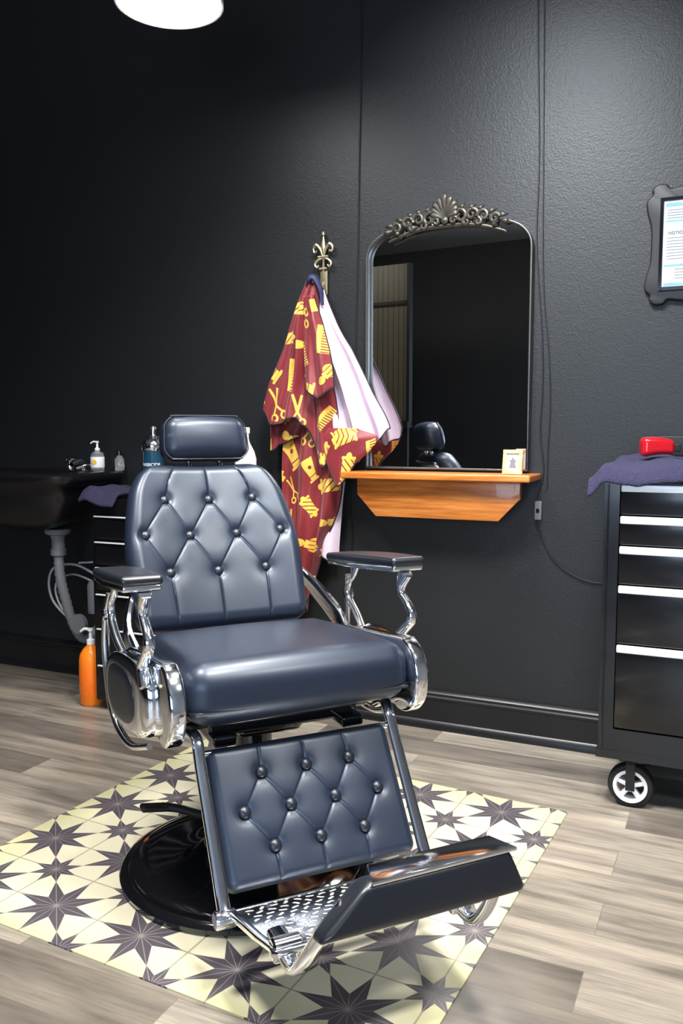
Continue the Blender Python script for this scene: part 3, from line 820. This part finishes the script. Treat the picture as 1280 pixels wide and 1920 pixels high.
drape('cape_lining',[(545,612,626),(600,612,648),(660,622,682),(740,640,718),(812,655,750)],2.3,.085,.027,LIL,bottom=pl([(0,-.10),(.35,-.02),(.6,-.06),(.85,-.03),(1,.015)]),ph=.4,left=False,right=True,bow=.02,nu=110,nv=80)
drape('cape_tail',[(780,550,655),(860,545,662),(950,543,655),(1040,554,625),(1120,558,606)],2.4,.08,.032,CAPE,uvrot=.5,uvo=(.31,.2),bottom=pl([(0,.0),(.45,-.09),(.7,-.10),(1,.02)]),ph=1.1,right=True,nu=110,nv=80)
drape('cape_lining',[(860,590,664),(960,596,654),(1040,600,646)],1.5,.045,.01,LIL,bottom=lambda u:-.06*u,ph=2.0)
drape('cape_flap',[(805,645,700),(820,638,735),(850,642,722),(875,655,703)],1.0,.125,.012,CAPE,uvrot=-.6,uvo=(.05,.4),bottom=pl([(0,-.05),(.3,-.08),(1,.02)]),ph=.7,nu=50,nv=40)
drape('cape_front',[(528,598,616),(560,587,620),(620,566,626),(700,540,642),(750,523,652),(780,516,656)],2.4,.11,.035,CAPE,uvrot=.22,uvo=(0,0),bottom=pl([(0,.02),(.12,-.04),(.3,-.03),(.5,-.01),(.6,-.04),(.86,-.21),(.95,-.17),(1,-.04)]),ph=.2,nu=130,nv=90,right=True,bow=.04)
drape('cape_fold',[(560,604,624),(620,604,640),(680,606,656),(735,612,662)],1.1,.150,.018,CAPE,uvrot=-.35,uvo=(.8,.33),bottom=pl([(0,.0),(.5,-.03),(1,.01)]),ph=1.7,nu=50,nv=50,right=True)
drape('cape_side',[(700,540,600),(780,520,600),(850,519,580)],1.3,.075,.014,CAPE,uvrot=.9,uvo=(.6,.1),bottom=pl([(0,.0),(.4,.03),(1,.06)]),ph=2.5,nu=40,nv=40)
one(tube([(s_of(600),-.09,z_of(548)),(s_of(606),-.12,z_of(528)),(s_of(616),-.12,z_of(524)),(s_of(626),-.11,z_of(545)),(s_of(628),-.10,z_of(575))],[.012,.016,.016,.013,.008],[.007,.01,.01,.007,.005],n=10),'cape_collar',NAVY,CP,label='navy neck band')
# ------------------------------------------------------------------ wash basin
WB=thing('wash_basin','black wall-mounted shampoo basin with exposed drain','sink',s=.55,D=.26,z=.76)
def basin():
    prof=[(.10,.08,.0),(.17,.12,.015),(.27,.18,.06),(.31,.21,.15),(.325,.225,.20),(.36,.25,.215),(.378,.256,.235),(.378,.256,.252),(.366,.245,.262),(.31,.17,.262),(.28,.15,.24),(.25,.13,.16),(.12,.08,.11),(.02,.02,.10)]
    V=[];F=[];n=48
    for (a,b,z) in prof:
        for k in range(n):
            t=2*pi*k/n; c,s=math.cos(t),math.sin(t); e=.45
            yy=b*math.copysign(abs(s)**e,s)
            if a<.32 and z>.1 and len(V)>9*n: yy-=.045
            V.append(Vector((a*math.copysign(abs(c)**e,c),yy,z)))
    for i in range(len(prof)-1):
        for k in range(n): F.append([i*n+k,i*n+(k+1)%n,(i+1)*n+(k+1)%n,(i+1)*n+k])
    F.append(list(range(n))[::-1]); F.append([(len(prof)-1)*n+k for k in range(n)])
    return V,F
one(basin(),'bowl',BSN,WB,ang=50)
mb=MB(); mb.add(rbox(.12,.012,.1,.006),T(0,.246,.12)); mb.add(rbox(.02,.1,.03,.006),T(-.1,.15,.1));mb.add(rbox(.02,.1,.03,.006),T(.1,.15,.1)); mb.obj('wall_bracket',BLKM,WB)
mb=MB()
mb.add(lathe([(0,.0),(.024,0),(.026,.006),(.018,.012),(.016,.03),(.02,.036),(.022,.05),(.016,.056),(0,.058)],24),T(.02,.2,.262))
mb.add(tube([(.10,.2,.262),(.10,.2,.29),(.105,.17,.305),(.12,.10,.29)],[.014,.012,.011,.01]));mb.add(tube([(.10,.2,.29),(.05,.19,.31)],.007,smooth=1))
mb.add(tube([(.13,.12,.27),(.16,.16,.285),(.18,.2,.27),(.16,.22,.266)],.007))
mb.obj('faucet',CHR,WB)
dx0=.07
mb=MB()
mb.add(lathe([(0,0),(.055,0),(.06,-.01),(.055,-.022),(.035,-.03),(.03,-.05),(.03,-.09),(.036,-.095),(.036,-.12),(.022,-.125),(0,-.125)],28),T(.05+dx0,0,0))
mb.obj('drain_flange',GRYP,WB)
ps=cat([(.05+dx0,0,-.12),(.055+dx0,0,-.22),(.065+dx0,.02,-.33),(.08+dx0,.05,-.45),(.11+dx0,.08,-.52),(.145+dx0,.12,-.50),(.15+dx0,.19,-.42),(.15+dx0,.245,-.38)],8)
V,F=tube(ps,1.0,n=14,smooth=1)
V2=[]
for i in range(len(ps)):
    rr=.021+(.0035 if i%2 else 0)
    for k in range(14): V2.append(Vector(ps[i])+(V[i*14+k]-Vector(ps[i]))*rr)
one((V2,F),'drain_hose',GRYP,WB,ang=80)
mb=MB(); mb.add(lathe([(0,0),(.026,0),(.028,.01),(.028,.13),(.02,.15),(0,.15)],24),T(.23,.1,-.40)); mb.add(lathe([(0,-.012),(.045,-.01),(.045,.01),(0,.012)],28),T(.20,.03,-.44,rx=pi/2)); mb.obj('drain_cap',GRYP,WB)
mb=MB()
mb.add(tube([(.16,.2,-.24),(.08,.15,-.19),(.0,.1,-.2),(-.04,.1,-.27),(-.02,.1,-.36),(.06,.1,-.43),(.12,.12,-.47)],.006)); mb.add(tube([(.16,.2,-.28),(.08,.14,-.235),(.02,.1,-.26),(.0,.1,-.32),(.04,.1,-.40),(.12,.1,-.44)],.005)); mb.add(tube([(.27,.2,.08),(.26,.2,-.02),(.24,.2,-.1),(.18,.2,-.17),(.1,.15,-.18)],.005))
mb.obj('supply_hose',HOSE,WB)
def pump(parent,z,s=1,m=WHP):
    mb=MB(); mb.add(lathe([(0,0),(.013,0),(.013,.014),(.006,.018),(.005,.04),(.009,.042),(.009,.05),(0,.052)],18),T(0,0,z,s=s)); mb.add(tube([(0,0,z+.046*s),(-.02*s,-.006,z+.047*s),(-.034*s,-.01,z+.038*s)],[.005*s,.0045*s,.0035*s])); return mb.obj('pump',m,parent)
SB=thing('soap_dispenser','clear pump soap bottle with white and yellow label on basin','soap bottle',s=.79,D=.12,z=1.0225)
one(lathe([(0,0),(.028,0),(.031,.004),(.031,.07),(.026,.082),(.012,.088),(.012,.095),(0,.095)],28),'bottle_body',CLR,SB)
one(lathe([(.0315,.015),(.0318,.016),(.0318,.062),(.0315,.063)],28,cap=False),'bottle_label',WHP,SB)
one(lathe([(0,0),(.011,0),(.011,.0012),(0,.0015)],20),'label_dot',YEL,SB,(.008,-.0312,.04),(pi/2,0,.25))
pump(SB,.09,.9)
GJ=thing('glass_jar','small clear glass jar with dark lid on basin','jar',s=.868,D=.06,z=1.0225)
one(lathe([(0,0),(.02,0),(.022,.004),(.022,.05),(.012,.065),(.012,.07),(0,.07)],24),'jar_body',CLR,GJ); one(lathe([(0,.07),(.014,.07),(.014,.09),(0,.092)],20),'jar_lid',BLK,GJ)
OB=thing('shampoo_bottle','tall orange plastic bottle with white pump on wood floor','bottle',s=.915,D=.34,z=0)
one(lathe([(0,0),(.048,0),(.053,.006),(.053,.2),(.048,.225),(.032,.25),(.019,.262),(.016,.272),(0,.272)],32),'bottle_body',ORG,OB)
one(lathe([(.0535,.04),(.0538,.041),(.0538,.17),(.0535,.171)],32,cap=False),'bottle_label',ORGD,OB)
mb=MB()
for i in range(5): mb.add(box(-.03,.0+.012*math.sin(i*2.1),-.0003,.0003,.06+i*.009,.0625+i*.009),fn=lambda p:(.0542*math.sin(p.x/.054),-.0542*math.cos(p.x/.054)+p.y,p.z))
mb.obj('label_print',YEL,OB)
pump(OB,.268,1.4)
SCART=thing('storage_cart','low black drawer cart with silver drawer edges beside basin','drawer cart',s=1.35,D=.225,z=0)
mb=MB(); mb.add(rbox(.365,.17,.44,.006,(1,1,1),2),T(0,0,.48)); mb.obj('cart_body',BLKS,SCART)
for z in (.80,.69,.58,.45,.30,.14):
    hh=.05 if z>.55 else .065
    d=one(rbox(.34,.006,hh,.003,(1,1,1),2),'drawer',BLKS,SCART,(0,-.172,z)); one(rbox(.34,.007,.003,.002,(1,1,1),2),'drawer_handle',ALU,d,(0,-.008,hh-.006))
for x in (-.3,.3):
    for y in (-.12,.12):
        one(lathe([(0,-.014),(.02,-.014),(.022,0),(.02,.014),(0,.014)],20),'caster',RUB,SCART,(x,y,.022),(pi/2,0,0))
def tw2(u,v):
    x=-.40+u*.18; y=-.21+v*.26
    z=.94+.012*noise.noise(Vector((x*12,y*12,1)))+.006*math.sin(x*30)
    dx=max(0,-.365-x); dy=max(0,-.17-y); z-=min(.05,dy*1.2)+dx*.5; z+=.02*(1-u)
    return (x,y,z)
t2=cloth(26,26,tw2,'towel',TOW,.014,sub=1); t2.location=SCART.location; t2.rotation_euler=(0,0,WR); t2['label']='purple terry towel folded on drawer cart'; t2['category']='towel'
DJ=thing('disinfectant_jar','tall glass disinfectant jar with blue liquid and label','disinfectant jar',s=1.20,D=.24,z=.921)
one(lathe([(0,0),(.045,0),(.05,.006),(.05,.012),(.044,.02),(.044,.19),(.048,.2),(0,.2)],36),'jar_liquid',BLU,DJ)
one(lathe([(.046,.2),(.05,.205),(.05,.225),(.044,.24),(.03,.25),(.028,.262),(.012,.268),(.012,.285),(.018,.292),(.012,.302),(0,.304)],36),'jar_lid',CHR,DJ)
V,F=text_vf('BARBICIDE',.0195)
mb=MB(); mb.add((V,F),fn=lambda p:(.0452*math.sin(p.x/.045),-.0452*math.cos(p.x/.045)+p.y,p.z+.14),Mx=Matrix.Rotation(.25,4,'Z'))
mb.obj('jar_lettering',WHT,DJ)
WT=thing('spray_bottle','white plastic bottle standing on drawer cart','bottle',s=1.665,D=.25,z=.921)
one(lathe([(0,0),(.04,0),(.044,.006),(.044,.17),(.036,.20),(.018,.235),(.014,.25),(.014,.27),(0,.272)],28),'bottle_body',WHP,WT)
mb=MB(); mb.add(rbox(.012,.03,.014,.006),T(0,-.01,.284)); mb.add(tube([(0,-.03,.28),(0,-.034,.26),(0,-.028,.245)],.004)); mb.obj('trigger',WHP,WT)
# ------------------------------------------------------------------ pendant lamp
PL=thing('pendant_lamp','white dome pendant lamp with glowing round diffuser','pendant lamp',loc=(-.565,2.945,2.60),rz=0)
one(lathe([(0,-.004),(.165,-.004),(.168,.0),(.165,.004),(0,.004)],48),'diffuser',LAMPW,PL)
one(lathe([(.170,-.002),(.177,-.002),(.176,.03),(.15,.08),(.10,.12),(.05,.145),(.04,.19),(.02,.2),(0,.2)],48,cap=False),'lamp_shade',LSH,PL)
one(tube([(0,0,.19),(0,0,.7)],.004,smooth=1),'lamp_cord',BLKM,PL)
# ------------------------------------------------------------------ lights
def area(loc,size,power,col,target=None,shape='DISK',spread=180):
    l=bpy.data.lights.new('l','AREA'); l.shape=shape; l.size=size; l.energy=power; l.color=col; l.spread=math.radians(spread)
    o=bpy.data.objects.new('ceiling_or_added_light',l); sc.collection.objects.link(o); o.location=loc
    d=Vector(target)-Vector(loc) if target else Vector((0,0,-1))
    o.rotation_euler=d.to_track_quat('-Z','Y').to_euler()
    o['kind']='structure'
    return o
area((.25,2.25,3.0),.35,30,(1,.97,.92),(.1,2.25,0),spread=125)
area((.4,1.3,3.2),.4,36,(1,.97,.92),(0,2.0,0),spread=110)
area((-1.0,1.6,3.2),.5,38,(1,.97,.92),(-.5,2.1,0),spread=105)
area((1.6,.6,3.2),.5,24,(1,.97,.92),(.9,1.5,0),spread=110)
area(W(2.75,1.5,3.0),.3,15,(.88,.94,1),W(2.75,0,1.55),spread=80)
area(W(-.6,2.9,3.1),.4,3.5,(1,.93,.8),W(-.5,4.2,2.0),spread=110)  # added lamp, put in to brighten the partition that the mirror reflects
w=bpy.data.worlds.new('w'); sc.world=w; w.use_nodes=True; w.node_tree.nodes['Background'].inputs[0].default_value=(.5,.6,.75,1); w.node_tree.nodes['Background'].inputs[1].default_value=.3
# ------------------------------------------------------------------ camera
cam=bpy.data.cameras.new('camera'); co=bpy.data.objects.new('camera',cam); sc.collection.objects.link(co)
co.location=(0,0,1.2); co.rotation_euler=(math.radians(90-5.356),0,0)
cam.sensor_fit='VERTICAL'; cam.sensor_height=36; cam.lens=30; cam.clip_start=.05
sc.camera=co
sc.view_settings.view_transform='Standard'
sc.view_settings.look='None'
sc.view_settings.exposure=0
